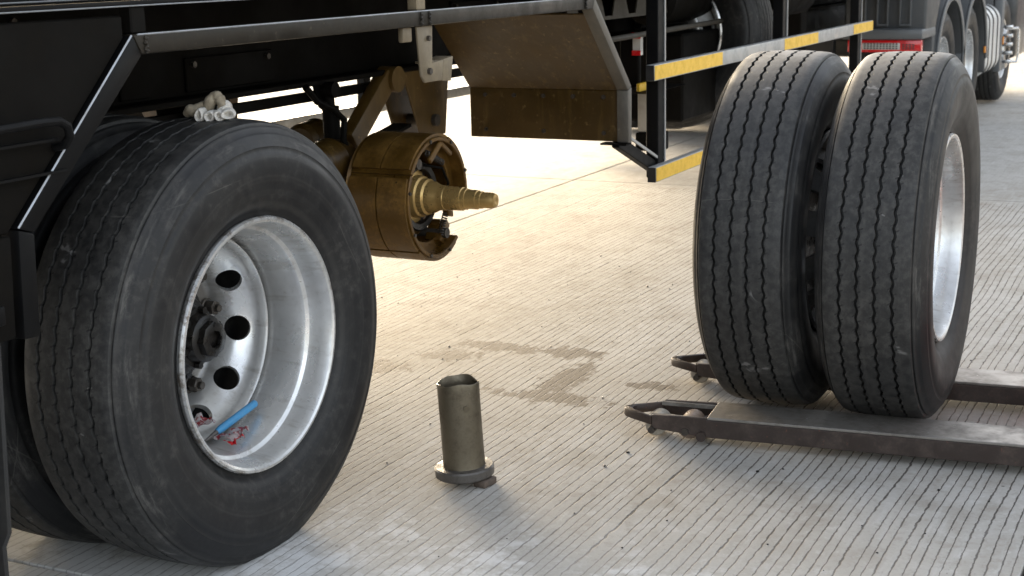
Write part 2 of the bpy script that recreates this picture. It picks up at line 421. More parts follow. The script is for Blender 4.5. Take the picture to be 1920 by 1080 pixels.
# ------------------------------------------------------------------ tyre + wheel (axis along Y, outer face towards -Y, origin at wheel centre)
TR, TW = .518, .300
KR = .95            # radial squeeze of the profile below, measured from the bead
def tyre_bm(flat=None, N=80, per=6):
    hw = TW/2
    side = [(-.098, .290), (-.112, .297), (-.116, .312), (-.128, .325), (-.137, .343), (-.1385, .346), (-.1425, .360), (-.149, .385), (-.1522, .41), (-.1525, .432), (-.1500, .452),
            (-.1485, .4535), (-.1462, .464), (-.1468, .4662), (-.1405, .480), (-.1340, .4920), (-.1310, .4958), (-.1275, .4975), (-.1230, .5070), (-.1195, .5118), (-.1178, .5128), (-.1168, .5095), (-.1152, .5095), (-.1142, .5160), (-.1122, .5202)]
    cr = lambda y: .53-.0065*(y/.112)**2-.005*max(0, (abs(y)-.094)/.018)**2
    pts = [(-.1055, 0, 0), (-.098, 0, 0), (-.089, 0, 0)]
    for g in (-.0675, -.0225, .0225, .0675):
        pts += [(g-.0042, 0, 1), (g-.0036, .0018, 1), (g-.0024, .0115, 1), (g+.0024, .0115, 1), (g+.0036, .0018, 1), (g+.0042, 0, 1)]
        if g < .06: pts += [(g+.015, 0, .4), (g+.030, 0, .4)]
    pts += [(.089, 0, 0), (.098, 0, 0), (.1055, 0, 0)]
    seg = N*per; b = B(); rings = []
    for i in range(seg):
        a = 2*PI*i/seg; ph = (i % per)/per
        tri = 1-4*abs(ph-.5)
        z = math.copysign(min(1, abs(tri)*1.25), tri)*.0027
        prof = [(yy*TW/.305, r) for yy, r in side]
        for (yy, d, k) in pts: prof.append((yy+z*k, cr(yy)-d))
        prof += [(-yy*TW/.305, r) for yy, r in side[::-1]]
        ring = []
        for (yy, r) in prof:
            r = .290+(r-.290)*KR; x = math.cos(a)*r; zz = math.sin(a)*r
            if flat is not None and zz < -.46:
                q = (zz+.46)/(-TR+.46)                # load squashes the foot of the tyre
                if zz < -flat: zz = -flat+.0005*(zz+flat)
                if abs(yy) > .11: yy *= 1+.05*min(1, max(0, q))
            ring.append(b.bm.verts.new((x, yy, zz)))
        rings.append(ring)
    n = len(rings[0])
    for i in range(seg):
        A = rings[i]; Bq = rings[(i+1) % seg]
        for j in range(n-1): b.bm.faces.new((A[j], A[j+1], Bq[j+1], Bq[j]))
    return b
RW = .1145   # half rim width
def rim_bm():
    # closed sheet profile (y, r), outer flange at -RW; disc set far inwards with a mounting face beyond the inner flange
    outer = [(-RW-.006, .2985), (-RW-.012, .2955), (-RW-.0125, .290), (-RW-.009, .2845), (-RW-.002, .2815), (-RW+.022, .2775), (-RW+.040, .2755), (-RW+.050, .2725), (-RW+.056, .2640), (-RW+.066, .2600), (-RW+.100, .2570), (-RW+.112, .2545), (-RW+.172, .2530), (-RW+.174, .2465)]
    disc = [(-RW+.158, .2455), (-RW+.1545, .2440), (-RW+.1550, .2405), (-RW+.160, .2375), (-RW+.176, .2350), (-RW+.192, .2300), (-RW+.206, .2190), (-RW+.222, .2060), (-RW+.246, .1930), (-RW+.268, .1860), (-RW+.278, .1800), (-RW+.2815, .1740), (-RW+.2820, .1400)]
    # back side of disc
    back = [(-RW+.2905, .1400), (-RW+.2905, .1780), (-RW+.284, .1900), (-RW+.262, .2010), (-RW+.236, .2140), (-RW+.216, .2290), (-RW+.198, .2420), (-RW+.182, .2530)]
    inner = [(RW-.04, .2560), (RW-.02, .2765), (RW-.004, .2800), (RW+.008, .2845), (RW+.012, .291), (RW+.006, .2985)]
    tyre_side = [(RW-.003, .2965), (RW-.005, .288), (RW-.03, .2840), (RW-.05, .2640), (0, .2615), (-RW+.115, .2620), (-RW+.075, .2680), (-RW+.060, .2780), (-RW+.045, .2835), (-RW+.008, .2880), (-RW+.003, .2965)]
    b = B(); b.lathe(outer+disc+back+inner+tyre_side, 'Y', 96, close=True); return b
def make_rim_mesh():
    o = obj('rim', rim_bm(), 'rim_paint', None, 32, keep=True)
    cb = B()
    for k in range(10):
        a = R(-8+36*k); d = Vector((math.cos(a), 0, math.sin(a)))
        c = d*.2085; nrm = (Vector((0, 1, 0))*.62+d*.55).normalized()
        c = c+Vector((0, -RW+.222, 0))
        cb.cyl(c-nrm*.05, c+nrm*.06, .0315, 28)
    co = obj('cutter', cb, 'rim_paint', None, 0, keep=True)
    md = o.modifiers.new('b', 'BOOLEAN'); md.operation = 'DIFFERENCE'; md.solver = 'EXACT'; md.object = co
    dg = bpy.context.evaluated_depsgraph_get(); me = bpy.data.meshes.new_from_object(o.evaluated_get(dg))
    bpy.data.objects.remove(co); bpy.data.objects.remove(o)
    return me
TYRE_ME = None
def mesh_only(b, mt, smooth=30):
    o = obj('tmp', b, mt, None, smooth, keep=True); me = o.data; bpy.data.objects.remove(o); return me
TYRE_ME = mesh_only(tyre_bm(), 'rubber', 40); TYRE_ME.name = 'tyre'
FLAT_ME = mesh_only(tyre_bm(.498), 'rubber', 40); FLAT_ME.name = 'loaded_tyre'
RIM_ME = make_rim_mesh(); RIM_ME.name = 'rim'
RIM_DIRTY = RIM_ME.copy(); RIM_DIRTY.name = 'grimy_rim'; RIM_DIRTY.materials.clear(); RIM_DIRTY.materials.append(M('rim_dirty'))
def inst(name, me, parent, loc=(0, 0, 0), rot=(0, 0, 0), sc=1):
    o = bpy.data.objects.new(name, me); COL.objects.link(o); o.location = loc; o.rotation_euler = rot; o.scale = (sc,)*3
    if parent is not None: o.parent = parent
    ORG[o] = Vector((0, 0, 0)); return o
# wheel nut, hub
def nut_mesh():
    b = B(); b.lathe([(0, .001), (0, .0235), (-.006, .0235), (-.008, .020)], 'Y', 24)
    b.lathe([(-.008, .0185), (-.030, .0185), (-.0325, .0155), (-.0325, .010), (-.028, .010), (-.028, .0001)], 'Y', 6)
    b.cyl((0, -.028, 0), (0, -.042, 0), .0095, 14); return mesh_only(b, 'nut_steel', 30)
NUT_ME = nut_mesh()
def hub_mesh():
    b = B(); b.lathe([(.0, .139), (-.012, .137), (-.014, .120), (-.030, .112), (-.070, .088), (-.085, .074), (-.100, .070), (-.102, .060), (-.128, .056), (-.132, .050), (-.134, .030), (-.140, .026), (-.142, .0001)], 'Y', 40)
    b.lathe([(-.128, .044), (-.150, .044), (-.152, .040), (-.152, .022), (-.144, .022)], 'Y', 8)
    for k in range(6):
        a = k*PI/3+.3; b.cyl((math.cos(a)*.065, -.098, math.sin(a)*.065), (math.cos(a)*.065, -.116, math.sin(a)*.065), .009, 6)
    for k in range(10):
        a = R(10+36*k); b.bar((math.cos(a)*.08, -.04, math.sin(a)*.08), (math.cos(a)*.13, -.012, math.sin(a)*.13), .012, .03)
    return mesh_only(b, 'dark_grease', 30)
HUB_ME = hub_mesh()

# ------------------------------------------------------------------ semi trailer
TY = 1.956                                     # outer side plane
TC = 3.20                                      # centre line
tr = empty('semi_trailer', (3.4, TC, 0)); ORG[tr] = Vector((3.4, TC, 0))
tag(tr, 'black semi trailer with one axle stripped to its brake shoes, parked over the concrete', 'trailer')
P = lambda name, b, mt, parent=tr, smooth=30: obj(name, b, mt, parent, smooth)
# deck and sills
b = B(); b.box((-5, TY+.03, 1.40), (12.6, 2*TC-TY-.03, 1.47)); P('deck', b, 'black_satin')
for s in (0, 1):
    fy = (lambda y: y) if s == 0 else (lambda y: 2*TC-y)
    b = B()
    def bx(x0, x1, y0, y1, z0, z1):
        ya, yb = sorted((fy(y0), fy(y1))); b.box((x0, ya, z0), (x1, yb, z1))
    bx(-5, 12.6, TY, TY+.075, 1.2795, 1.2905); bx(-5, 12.6, TY+.022, TY+.034, 1.2905, 1.37); bx(-5, 12.6, TY-.004, TY+.05, 1.37, 1.52)
    b.bevel(.0025, 2); P('side_sill', b, 'black_paint')
# chassis beams (I sections), cross members
for yb in (2.72, 3.68):
    b = B(); sg = 1 if yb > TC else -1
    b.box((-5, yb-.006, .99), (12.2, yb+.006, 1.385)); b.box((-5, yb-.075, .972), (12.2, yb+.075, .99)); b.box((-5, yb-.075, 1.385), (12.2, yb+.075, 1.399)); b.bevel(.003, 1)
    P('chassis_beam', b, 'black_satin')
for k in range(22):
    x = -4.6+k*.78
    b = B(); b.box((x-.03, TY+.08, 1.30), (x+.03, 2*TC-TY-.08, 1.399)); P('cross_member', b, 'black_satin')
# wheel arch frame on each side of the trailer
def arch(side):
    fy = (lambda y: y) if side == 0 else (lambda y: 2*TC-y)
    y0, y1 = sorted((fy(TY), fy(TY+.045)))
    def pl(pts, name, mt='black_paint', bev=.004):
        b = B(); b.prism([(x, y0, z) for x, z in pts], (0, y1-y0, 0)); b.bevel(bev, 2); return P(name, b, mt)
    pl([(2.277, 1.225), (2.300, 1.1845), (4.566, 1.1845), (4.578, 1.225)], 'arch_top_rail', 'rail_paint', .006)
    pl([(2.2755, 1.2235), (1.929, .897), (1.968, .884), (2.2985, 1.183)], 'arch_slope_rail')
    pl([(1.929, .8955), (1.9185, .694), (1.9590, .691), (1.9675, .8825)], 'arch_post', 'black_paint')
    pl([(4.5795, 1.2245), (4.566, 1.183), (4.872, .888), (4.908, .8985)], 'arch_slope_rail', 'bare_edge')
    pl([(4.908, .897), (4.872, .8865), (4.874, .699), (4.906, .697)], 'arch_post', 'bare_edge')
    # mudguard sheets folded inwards
    ya, yb = sorted((fy(TY+.047), fy(2.606)))
    def sh(pts, name, mt):
        b = B(); b.prism([(x, ya, z) for x, z in pts], (0, yb-ya, 0)); b.bevel(.0015, 1); P(name, b, mt)
    sh([(4.598, 1.17), (4.595, 1.165), (4.894, .884), (4.899, .888)], 'mudguard_slope', 'glow_brown')
    sh([(4.899, .886), (4.894, .882), (4.894, .700), (4.899, .700)], 'mudguard_front', 'glow_brown')
    sh([(2.262, 1.17), (2.265, 1.165), (1.945, .884), (1.940, .888)], 'mudguard_slope', 'black_satin')
    sh([(1.940, .886), (1.945, .882), (1.940, .700), (1.935, .700)], 'mudguard_rear', 'black_satin')
    b = B(); ys = sorted((fy(TY+.005), fy(2.60))); b.box((4.86, ys[0], .690), (4.915, ys[0]+.10, .6965)); P('mudguard_lip', b, 'black_satin')
    # stubs between rail and sill, weld pads
    for x in (2.305, 3.43, 4.50):
        b = B(); q = sorted((fy(TY+.008), fy(TY+.04))); b.box((x-.022, q[0], 1.2255), (x+.022, q[1], 1.279)); b.bevel(.003, 1); P('rail_stub', b, 'bracket_steel' if x != 2.305 else 'black_satin')
arch(0); arch(1)
# bright strips along the worn corners, put in as the sky's glint
def worn(p, q, w=.0026):  # lays one bright strip as the sky's glint
    b = B(); b.bar(p, q, w, w, (0, -.7, .7)); return P('glint_edge', b, 'glint_edge')
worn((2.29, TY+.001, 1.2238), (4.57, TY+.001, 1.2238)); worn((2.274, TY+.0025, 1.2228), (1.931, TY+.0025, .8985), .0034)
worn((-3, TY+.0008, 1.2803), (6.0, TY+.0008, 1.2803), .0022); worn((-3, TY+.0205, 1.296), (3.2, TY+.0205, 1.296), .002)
# weld beads on the near rail
b = B()
for x in (2.31, 3.41, 3.455, 4.50):
    pts = [(x+.003*math.sin(k*2.1), TY-.001-.002*(k % 2), 1.187+.004*k) for k in range(9)]; b.tube(pts, [.0035+.0012*(k % 2) for k in range(9)], 8)
P('weld_bead', b, 'rail_paint')['kind'] = 'stuff'
# side panel behind the rear slope rail with its rear cover and loop handle
b = B(); b.prism([(-1.2, TY+.012, 1.262), (2.262, TY+.012, 1.262), (2.262, TY+.012, 1.218), (1.922, TY+.012, .897), (1.915, TY+.012, .89), (-1.2, TY+.012, .89)], (0, .03, 0)); b.bevel(.003, 1); P('side_panel', b, 'black_satin')
b = B(); b.prism([(-1.2, TY+.002, .888), (1.912, TY+.002, .888), (1.902, TY+.002, .700), (-1.2, TY+.002, .712)], (0, .04, 0)); b.bevel(.006, 2); P('rear_side_cover', b, 'black_satin')
b = B(); b.box((1.84, TY-.012, .735), (1.868, TY+.003, .77)); b.bevel(.004, 2); P('cover_latch', b, 'black_paint')
b = B(); b.tube([(1.83, TY-.03, 1.082), (1.98, TY-.03, 1.085), (2.022, TY-.03, 1.083), (2.043, TY-.03, 1.072), (2.050, TY-.028, 1.052), (2.049, TY-.015, 1.036), (2.048, TY+.01, 1.03)], .0085, 12); P('loop_handle', b, 'black_paint')
b = B(); b.box((1.2, TY-.01, 1.045), (2.04, TY+.005, 1.05)); b.box((1.2, TY-.006, .985), (2.06, TY+.005, .99)); P('panel_seam', b, 'black_paint')
# mud flap behind the rear wheel
b = B(); b.prism([(1.885, 1.99, .70), (1.885, 2.56, .70), (1.86, 2.56, .05), (1.86, 2.03, .05), (1.86, 2.005, .09), (1.864, 2.006, .30), (1.867, 1.992, .33)], (.010, 0, 0)); b.bevel(.003, 1); P('mud_flap', b, 'flap_rubber')
b = B(); b.box((-1.1, 2.0, .13), (1.80, 2.62, .70)); b.bevel(.012, 2); P('shade_box', b, 'black_satin')  # box added to block light and darken the ground by the rear wheel
for (x, y, z) in [(4.8935, 2.06+.12*k, .86) for k in range(5)]+[(4.8935, 2.06+.24*k, .73) for k in range(3)]:
    b = B(); b.cyl((x, y, z), (x-.007, y, z), .008, 6); P('guard_bolt', b, 'nut_steel')
# bracket hanging from the rail
b = B(); b.prism([(3.415, 1.972, 1.1835), (3.500, 1.972, 1.1835), (3.494, 1.972, 1.083), (3.556, 1.972, 1.088), (3.546, 1.972, 1.032), (3.45, 1.972, 1.032), (3.432, 1.972, 1.052)], (0, .008, 0))
b.prism([(3.546, 1.972, 1.030), (3.556, 1.972, 1.089), (3.612, 1.972, 1.094), (3.596, 1.972, 1.026)], (0, .055, 0))
b.box((3.49, 1.981, 1.080), (3.556, 2.027, 1.0865)); b.bevel(.003, 2)
br = P('support_bracket', b, 'bracket_steel')
for (q, rq) in ((1.062, .009), (1.15, .007)): b = B(); b.cyl((3.47, 1.973, q), (3.47, 1.963, q), rq, 6); P('bracket_bolt', b, 'nut_steel', br)
b = B(); b.box((3.345, 1.974, 1.145), (3.393, 1.99, 1.1835)); b.bevel(.004, 2); P('rail_clip', b, 'bracket_steel')
# gusset plates on the chassis web
for (x0, x1, z0, z1) in ((3.36, 3.78, 1.0, 1.098), (3.08, 3.20, 1.0, 1.22), (4.95, 5.35, 1.0, 1.2), (2.62, 2.74, 1.0, 1.25)):
    b = B(); b.box((x0, 2.704, z0), (x1, 2.7135, z1)); b.bevel(.003, 1); g = P('web_gusset', b, 'black_satin')
    for q in (x0+.03, x1-.03): b = B(); b.cyl((q, 2.704, z1-.02), (q, 2.694, z1-.02), .010, 6); P('gusset_bolt', b, 'nut_steel', g)

# --- axles, hubs, brakes
AX = {'rear': (2.661, .498), 'front': (4.06, .61)}
for k, (x, z) in AX.items():
    b = B(); b.lathe([(2.50, .0001), (2.50, .063), (3.90, .063), (3.90, .0001)], 'Y', 32, (x, 0, z)); P('axle_beam', b, 'rust_glow' if k == 'front' else 'black_satin')
# leaf-spring suspension on both sides
def susp(yc):
    for x, z in AX.values():
        b = B()
        for k in range(5):
            L = .52-.08*k
            pts = [(x-L+2*L*i/12, yc, z+.115-.013*k+.05*((i-6)/6)**2*(L/.52)**2) for i in range(13)]
            for i in range(12): b.bar(pts[i], pts[i+1], .075, .0115)
        P('leaf_spring', b, 'black_satin')
        b = B(); b.box((x-.085, yc-.05, z+.062), (x+.085, yc+.05, z+.0785)); b.box((x-.06, yc-.045, z+.128), (x+.06, yc+.045, z+.145))
        for dx in (-.05, .05):
            for dy in (-.044, .044): b.cyl((x+dx, yc+dy, z-.09), (x+dx, yc+dy, z+.165), .010, 10)
        b.box((x-.075, yc-.055, z-.085), (x+.075, yc+.055, z-.066)); P('spring_clamp', b, 'black_satin')
    for (xa, xb, xc, xd, zb) in ((4.50, 4.84, 4.62, 4.80, .72), (3.30, 3.50, 3.33, 3.46, .70), (1.98, 2.2, 2.02, 2.16, .72)):
        for dy in (-.058, .048):
            b = B(); b.prism([(xa, yc+dy, .9715), (xb, yc+dy, .9715), (xd, yc+dy, zb), (xc, yc+dy, zb)], (0, .010, 0)); b.bevel(.003, 1); P('spring_hanger', b, 'glow_brown' if xa > 4 else 'black_satin')
        b = B(); b.cyl((xc*.5+xd*.5, yc-.075, zb+.06), (xc*.5+xd*.5, yc+.075, zb+.06), .022, 20); P('hanger_pin', b, 'nut_steel')
susp(2.72); susp(3.68)
# torque rod / diagonal strut and damper seen through the gap
b = B(); b.bar((4.385, 2.66, .965), (4.13, 2.66, .765), .05, .075); b.bevel(.006, 2); P('torque_strut', b, 'glow_brown')
b = B(); b.cyl((4.40, 2.69, .955), (4.40, 2.62, .955), .045, 24); P('strut_bush', b, 'glow_brown')
b = B(); b.tube([(3.985, 2.64, .965), (3.99, 2.64, .90), (3.995, 2.64, .90), (4.0, 2.64, .72)], [.018, .018, .028, .028], 18); b.cyl((3.985, 2.61, .955), (3.985, 2.68, .955), .026, 18)
b.prism([(3.93, 2.655, .971), (4.05, 2.655, .971), (4.02, 2.655, .87), (3.96, 2.655, .90)], (0, .008, 0)); P('damper', b, 'black_satin')
b = B(); b.tube([(3.80, 2.60, .98), (3.86, 2.60, .93), (3.93, 2.59, .90), (3.98, 2.58, .86), (3.97, 2.58, .80), (4.0, 2.58, .74)], .011, 10); P('air_hose', b, 'black_satin')
b = B(); b.lathe([(-.09, .0001), (-.09, .06), (-.075, .075), (.0, .08), (.01, .085), (.02, .08), (.085, .072), (.1, .05), (.1, .0001)], 'X', 28, (4.28, 2.9, .74)); P('brake_chamber', b, 'glow_brown')
b = B(); b.lathe([(-.09, .0001), (-.09, .06), (-.075, .075), (.0, .08), (.01, .085), (.02, .08), (.085, .072), (.1, .05), (.1, .0001)], 'X', 28, (3.93, 2.62, .72)); P('brake_chamber', b, 'glow_brown')
for s in (-1, 1):
    b = B(); b.bar((3.0, TC+.48*s, .93), (6.6, TC+.48*s, .93), .03, .03)
    P('air_pipe', b, 'black_satin')
# stripped brake on the front axle
bx_, bz_ = AX['front']; C0 = (bx_, 0, bz_)
b = B(); b.lathe([(2.505, .07), (2.505, .196), (2.513, .203), (2.521, .196), (2.521, .07)], 'Y', 64, C0, close=True); P('dust_shield', b, 'rust_glow')
def shoe(a0, a1):
    b = B(); b.lathe([(2.285, .1955), (2.505, .1955), (2.505, .182), (2.285, .182)], 'Y', 40, C0, close=True, a0=R(a0), a1=R(a1)); b.bevel(.0025, 1, 50)
    s = P('brake_shoe', b, 'rust_glow')
    b = B()
    for (u, v) in ((a0+4, (a0+a1)/2-1.5), ((a0+a1)/2+1.5, a1-4)):
        b.lathe([(2.292, .2055), (2.395, .2055), (2.395, .1962), (2.292, .1962)], 'Y', 24, C0, close=True, a0=R(u), a1=R(v))
        b.lathe([(2.400, .2055), (2.500, .2055), (2.500, .1962), (2.400, .1962)], 'Y', 24, C0, close=True, a0=R(u), a1=R(v))
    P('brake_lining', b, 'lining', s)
    b = B()
    for yy in (2.33, 2.44):
        b.lathe([(yy, .1825), (yy+.010, .1825), (yy+.010, .148), (yy, .148)], 'Y', 40, C0, close=True, a0=R(a0+2), a1=R(a1-2))
    P('shoe_web', b, 'rust_glow', s)
shoe(-18, 150.2); shoe(150.8, 309)
# spider plate with lobes
b = B(); pts = []
for k in range(72):
    a = 2*PI*k/72; r = .105+.045*max(0, math.cos(a-R(128)))**3+.045*max(0, math.cos(a-R(300)))**3+.014*math.cos(3*a)
    pts.append((bx_+math.cos(a)*r, 2.385, bz_+math.sin(a)*r))
b.prism(pts, (0, .022, 0)); b.bevel(.003, 1, 60); sp = P('brake_spider', b, 'rust_glow')
for k in range(9):
    b = B(); a = 2*PI*k/9+.2; b.cyl((bx_+math.cos(a)*.088, 2.384, bz_+math.sin(a)*.088), (bx_+math.cos(a)*.088, 2.37, bz_+math.sin(a)*.088), .010, 6); P('spider_bolt', b, 'nut_steel', sp)
for (a, L) in ((300, .15), (128, .15)):
    b = B(); ca, sa = math.cos(R(a)), math.sin(R(a)); b.cyl((bx_+ca*L, 2.30, bz_+sa*L), (bx_+ca*L, 2.48, bz_+sa*L), .017, 18); P('shoe_pin', b, 'nut_steel')
# clutter on the brake: clevis link, slack adjuster, wear sensor lead, hub seal
b = B(); b.bar((bx_-.03, 2.300, bz_+.12), (bx_+.045, 2.300, bz_+.172), .012, .022); b.bar((bx_+.045, 2.300, bz_+.172), (bx_+.115, 2.300, bz_+.125), .010, .016); b.bevel(.003, 1); P('shoe_link', b, 'rust_glow')
b = B(); b.tube([(bx_+.02, 2.35, bz_+.10), (bx_+.07, 2.31, bz_+.085), (bx_+.11, 2.31, bz_+.03), (bx_+.10, 2.33, bz_-.03), (bx_+.12, 2.36, bz_-.06)], .0045, 8); P('sensor_lead', b, 'black_satin')
b = B(); b.prism([(bx_+.075, 2.30, bz_-.02), (bx_+.118, 2.30, bz_-.035), (bx_+.125, 2.30, bz_-.085), (bx_+.09, 2.30, bz_-.075)], (0, .025, 0)); b.bevel(.006, 2); P('anchor_lug', b, 'rust_glow')
b = B(); b.lathe([(2.362, .086), (2.352, .090), (2.350, .108), (2.356, .112), (2.380, .112)], 'Y', 48, C0); P('seal_ring', b, 'dark_grease')
for q in (20, 62, 104, 168, 210, 250, 288):
    a = R(q); b = B(); b.cyl((bx_+math.cos(a)*.19, 2.2855, bz_+math.sin(a)*.19), (bx_+math.cos(a)*.19, 2.280, bz_+math.sin(a)*.19), .006, 8); P('shoe_stud', b, 'nut_steel')
b = B(); b.bar((4.02, 2.56, .56), (3.98, 2.56, .44), .02, .05); b.bevel(.006, 2); P('slack_adjuster', b, 'rust_glow')
# return springs
def coil(a, c_, n=11, r=.009):
    a = Vector(a); c_ = Vector(c_); d = (c_-a); L = d.length; d.normalize(); u = d.orthogonal().normalized(); v = d.cross(u); pts = []
    for i in range(n*10+1):
        t = i/(n*10); pts.append(a+d*L*t+(u*math.cos(2*PI*n*t)+v*math.sin(2*PI*n*t))*r)
    b = B(); b.tube(pts, .0022, 6); P('return_spring', b, 'nut_steel')
coil((bx_+.10, 2.315, bz_-.055), (bx_+.055, 2.315, bz_-.135)); coil((bx_-.02, 2.315, bz_+.145), (bx_+.085, 2.315, bz_+.10))
# cam lobe
b = B(); b.prism([(bx_+.045, 2.312, bz_-.150), (bx_+.072, 2.312, bz_-.168), (bx_+.118, 2.312, bz_-.112), (bx_+.10, 2.312, bz_-.088), (bx_+.072, 2.312, bz_-.105)], (0, .06, 0)); b.bevel(.005, 2); P('brake_cam', b, 'rust_glow')
# spindle
prof = [(2.39, .0001), (2.39, .085), (2.372, .085), (2.368, .070), (2.345, .066), (2.340, .0595), (2.322, .0585), (2.316, .052), (2.300, .0505), (2.282, .0420), (2.270, .0405), (2.256, .0400), (2.254, .0388), (2.196, .0378), (2.194, .0345), (2.181, .0340), (2.1795, .0315), (2.143, .0308), (2.1415, .0280), (2.127, .0275), (2.1255, .0255), (2.092, .0250), (2.086, .0225), (2.081, .0215), (2.079, .012), (2.082, .0001)]
b = B(); b.lathe(prof, 'Y', 56, C0); P('spindle', b, 'spindle_steel', tr, 25)
# --- mounted rear wheels (dual) on the near side, plus the far side
def mounted(x, z, side, dual=True, flat=True, spin=0.):
    cy = 1.976+RW+.006
    s = 1 if side == 0 else -1
    y = cy if side == 0 else 2*TC-cy
    rz = 0 if side == 0 else PI
    wh = inst('wheel', RIM_ME, tr, Vector((x, y, z))-ORG[tr], (0, R(spin), rz)); 
    ty = inst('tyre', FLAT_ME if flat else TYRE_ME, wh, (0, 0, 0), (0, -R(spin), 0))
    hb = inst('hub', HUB_ME, wh, (0, -RW+.2810, 0), (0, 0, 0))
    for k in range(10):
        a = R(10+36*k); inst('wheel_nut', NUT_ME, wh, (math.cos(a)*.1655, -RW+.2815, math.sin(a)*.1655), (0, random.random(), 0))
    if dual:
        iw = inst('inner_wheel', RIM_ME, tr, Vector((x, y+s*.352, z))-ORG[tr], (0, R(18), rz+PI))
        inst('tyre', FLAT_ME if flat else TYRE_ME, iw, (0, 0, 0), (0, -R(18), 0))
    return wh
mounted(*AX['rear'], 0); mounted(*AX['rear'], 1, spin=11)
mounted(AX['front'][0], TR+.004, 1, flat=False, spin=25)

# --- side guards: posts, striped bars, braces
def stripes_bar(x0, x1, z0, z1, yo, side, segs):
    fy = (lambda y: y) if side == 0 else (lambda y: 2*TC-y)
    y0, y1 = sorted((fy(yo), fy(yo+.034)))
    b = B(); b.box((x0, y0, z0), (x1, y1, z1)); b.bevel(.003, 2); bar = P('side_guard_bar', b, 'alu')
    b = B(); b.box((x0-.004, y0+.001, z0+.001), (x0-.0005, y1-.001, z1-.001)); P('bar_end_cap', b, 'truck_black', bar)
    for (a, c_) in segs:
        q = sorted((fy(yo-.0012), fy(yo-.0002))); b = B(); b.box((a, q[0], z0+.004), (c_, q[1], z1-.003)); P('yellow_stripe', b, 'yellow_tape', bar)
    return bar
for side in (0, 1):
    stripes_bar(5.135, 8.70, .898, .957, TY, side, ((5.137, 5.93), (6.86, 7.47), (8.23, 8.698)))
    stripes_bar(5.150, 8.70, .515, .573, TY, side, ((5.152, 5.93), (6.86, 7.47), (8.23, 8.698)))
    fy = (lambda y: y) if side == 0 else (lambda y: 2*TC-y)
    for x in (5.30, 6.98, 8.52):
        q = sorted((fy(TY+.035), fy(TY+.085))); b = B(); b.box((x-.035, q[0], .515), (x+.035, q[1], 1.39)); b.bevel(.003, 1); po = P('guard_post', b, 'black_paint')
        q = sorted((fy(TY+.0345), fy(TY+.030))); b = B(); b.box((x+.026, q[0], .575), (x+.035, q[1], .897)); b.box((x+.026, q[0], .959), (x+.035, q[1], 1.39)); P('post_edge', b, 'alu', po)
    q = fy(TY+.06); b = B(); b.bar((4.90, q, .70), (5.275, q, .555), .03, .045); b.bevel(.003, 1); P('guard_brace', b, 'black_paint')
    q = fy(TY+.04); b = B(); b.bar((4.93, q, .725), (5.27, q, .595), .006, .010); P('brace_edge', b, 'alu')

# --- kit under the deck ahead of the wheels
# castellated skirt plate of the beam
for k in range(9):
    x = 5.25+k*.26
    b = B(); b.prism([(x, 2.36, 1.10), (x+.26, 2.36, 1.10), (x+.26, 2.36, 1.20), (x+.235, 2.36, 1.20), (x+.20, 2.36, 1.115), (x+.12, 2.36, 1.115), (x+.075, 2.36, 1.20), (x, 2.36, 1.20)], (0, .006, 0)); P('castellated_plate', b, 'gusset_grey')
b = B(); b.box((5.25, 2.362, 1.20), (7.6, 2.368, 1.39)); P('skirt_plate', b, 'black_satin')
b = B(); b.tube([(5.30, 2.28, 1.028), (7.8, 2.28, 1.045)], .012, 12); P('air_line', b, 'gusset_grey')
# pallet box / spare wheel carrier
b = B(); b.box((5.98, 2.255, .60), (6.06, 2.36, .785)); b.bevel(.01, 2); P('storage_box', b, 'white_box')
b = B(); b.box((5.97, 2.25, .52), (6.08, 2.365, .598)); b.bevel(.004, 1); P('box_tray', b, 'black_satin')
b = B(); b.box((5.86, 2.30, .787), (6.10, 2.316, .822)); b.bevel(.003, 1); q = P('yellow_tag', b, 'yellow_tape'); b = B(); b.cyl((5.97, 2.30, .806), (5.97, 2.292, .806), .009, 10); P('tag_bolt', b, 'nut_steel', q)
b = B(); b.box((5.80, 2.24, .785), (6.3, 2.40, .786)); P('tag_shelf', b, 'black_satin')
# spare tyre hung flat-on below the beams
sw = inst('spare_wheel', RIM_ME, tr, Vector((7.0, 2.55, .98))-ORG[tr], (0, 0, R(90)), .92); inst('spare_tyre', TYRE_ME, sw)
b = B(); b.box((6.02, 2.26, .93), (6.045, 2.275, .935)); 
b = B(); b.box((5.895, 2.31, .94), (5.925, 2.345, 1.035)); q = P('side_marker', b, 'white_lens'); 
for (z0, z1) in ((1.010, 1.036), (.939, .960)): b = B(); b.box((5.891, 2.308, z0), (5.8945, 2.347, z1)); P('red_band', b, 'red_lens', q)
b = B(); b.box((5.93, 2.33, .80), (5.96, 2.42, 1.02)); b.bevel(.006, 1); P('marker_bracket', b, 'black_satin')
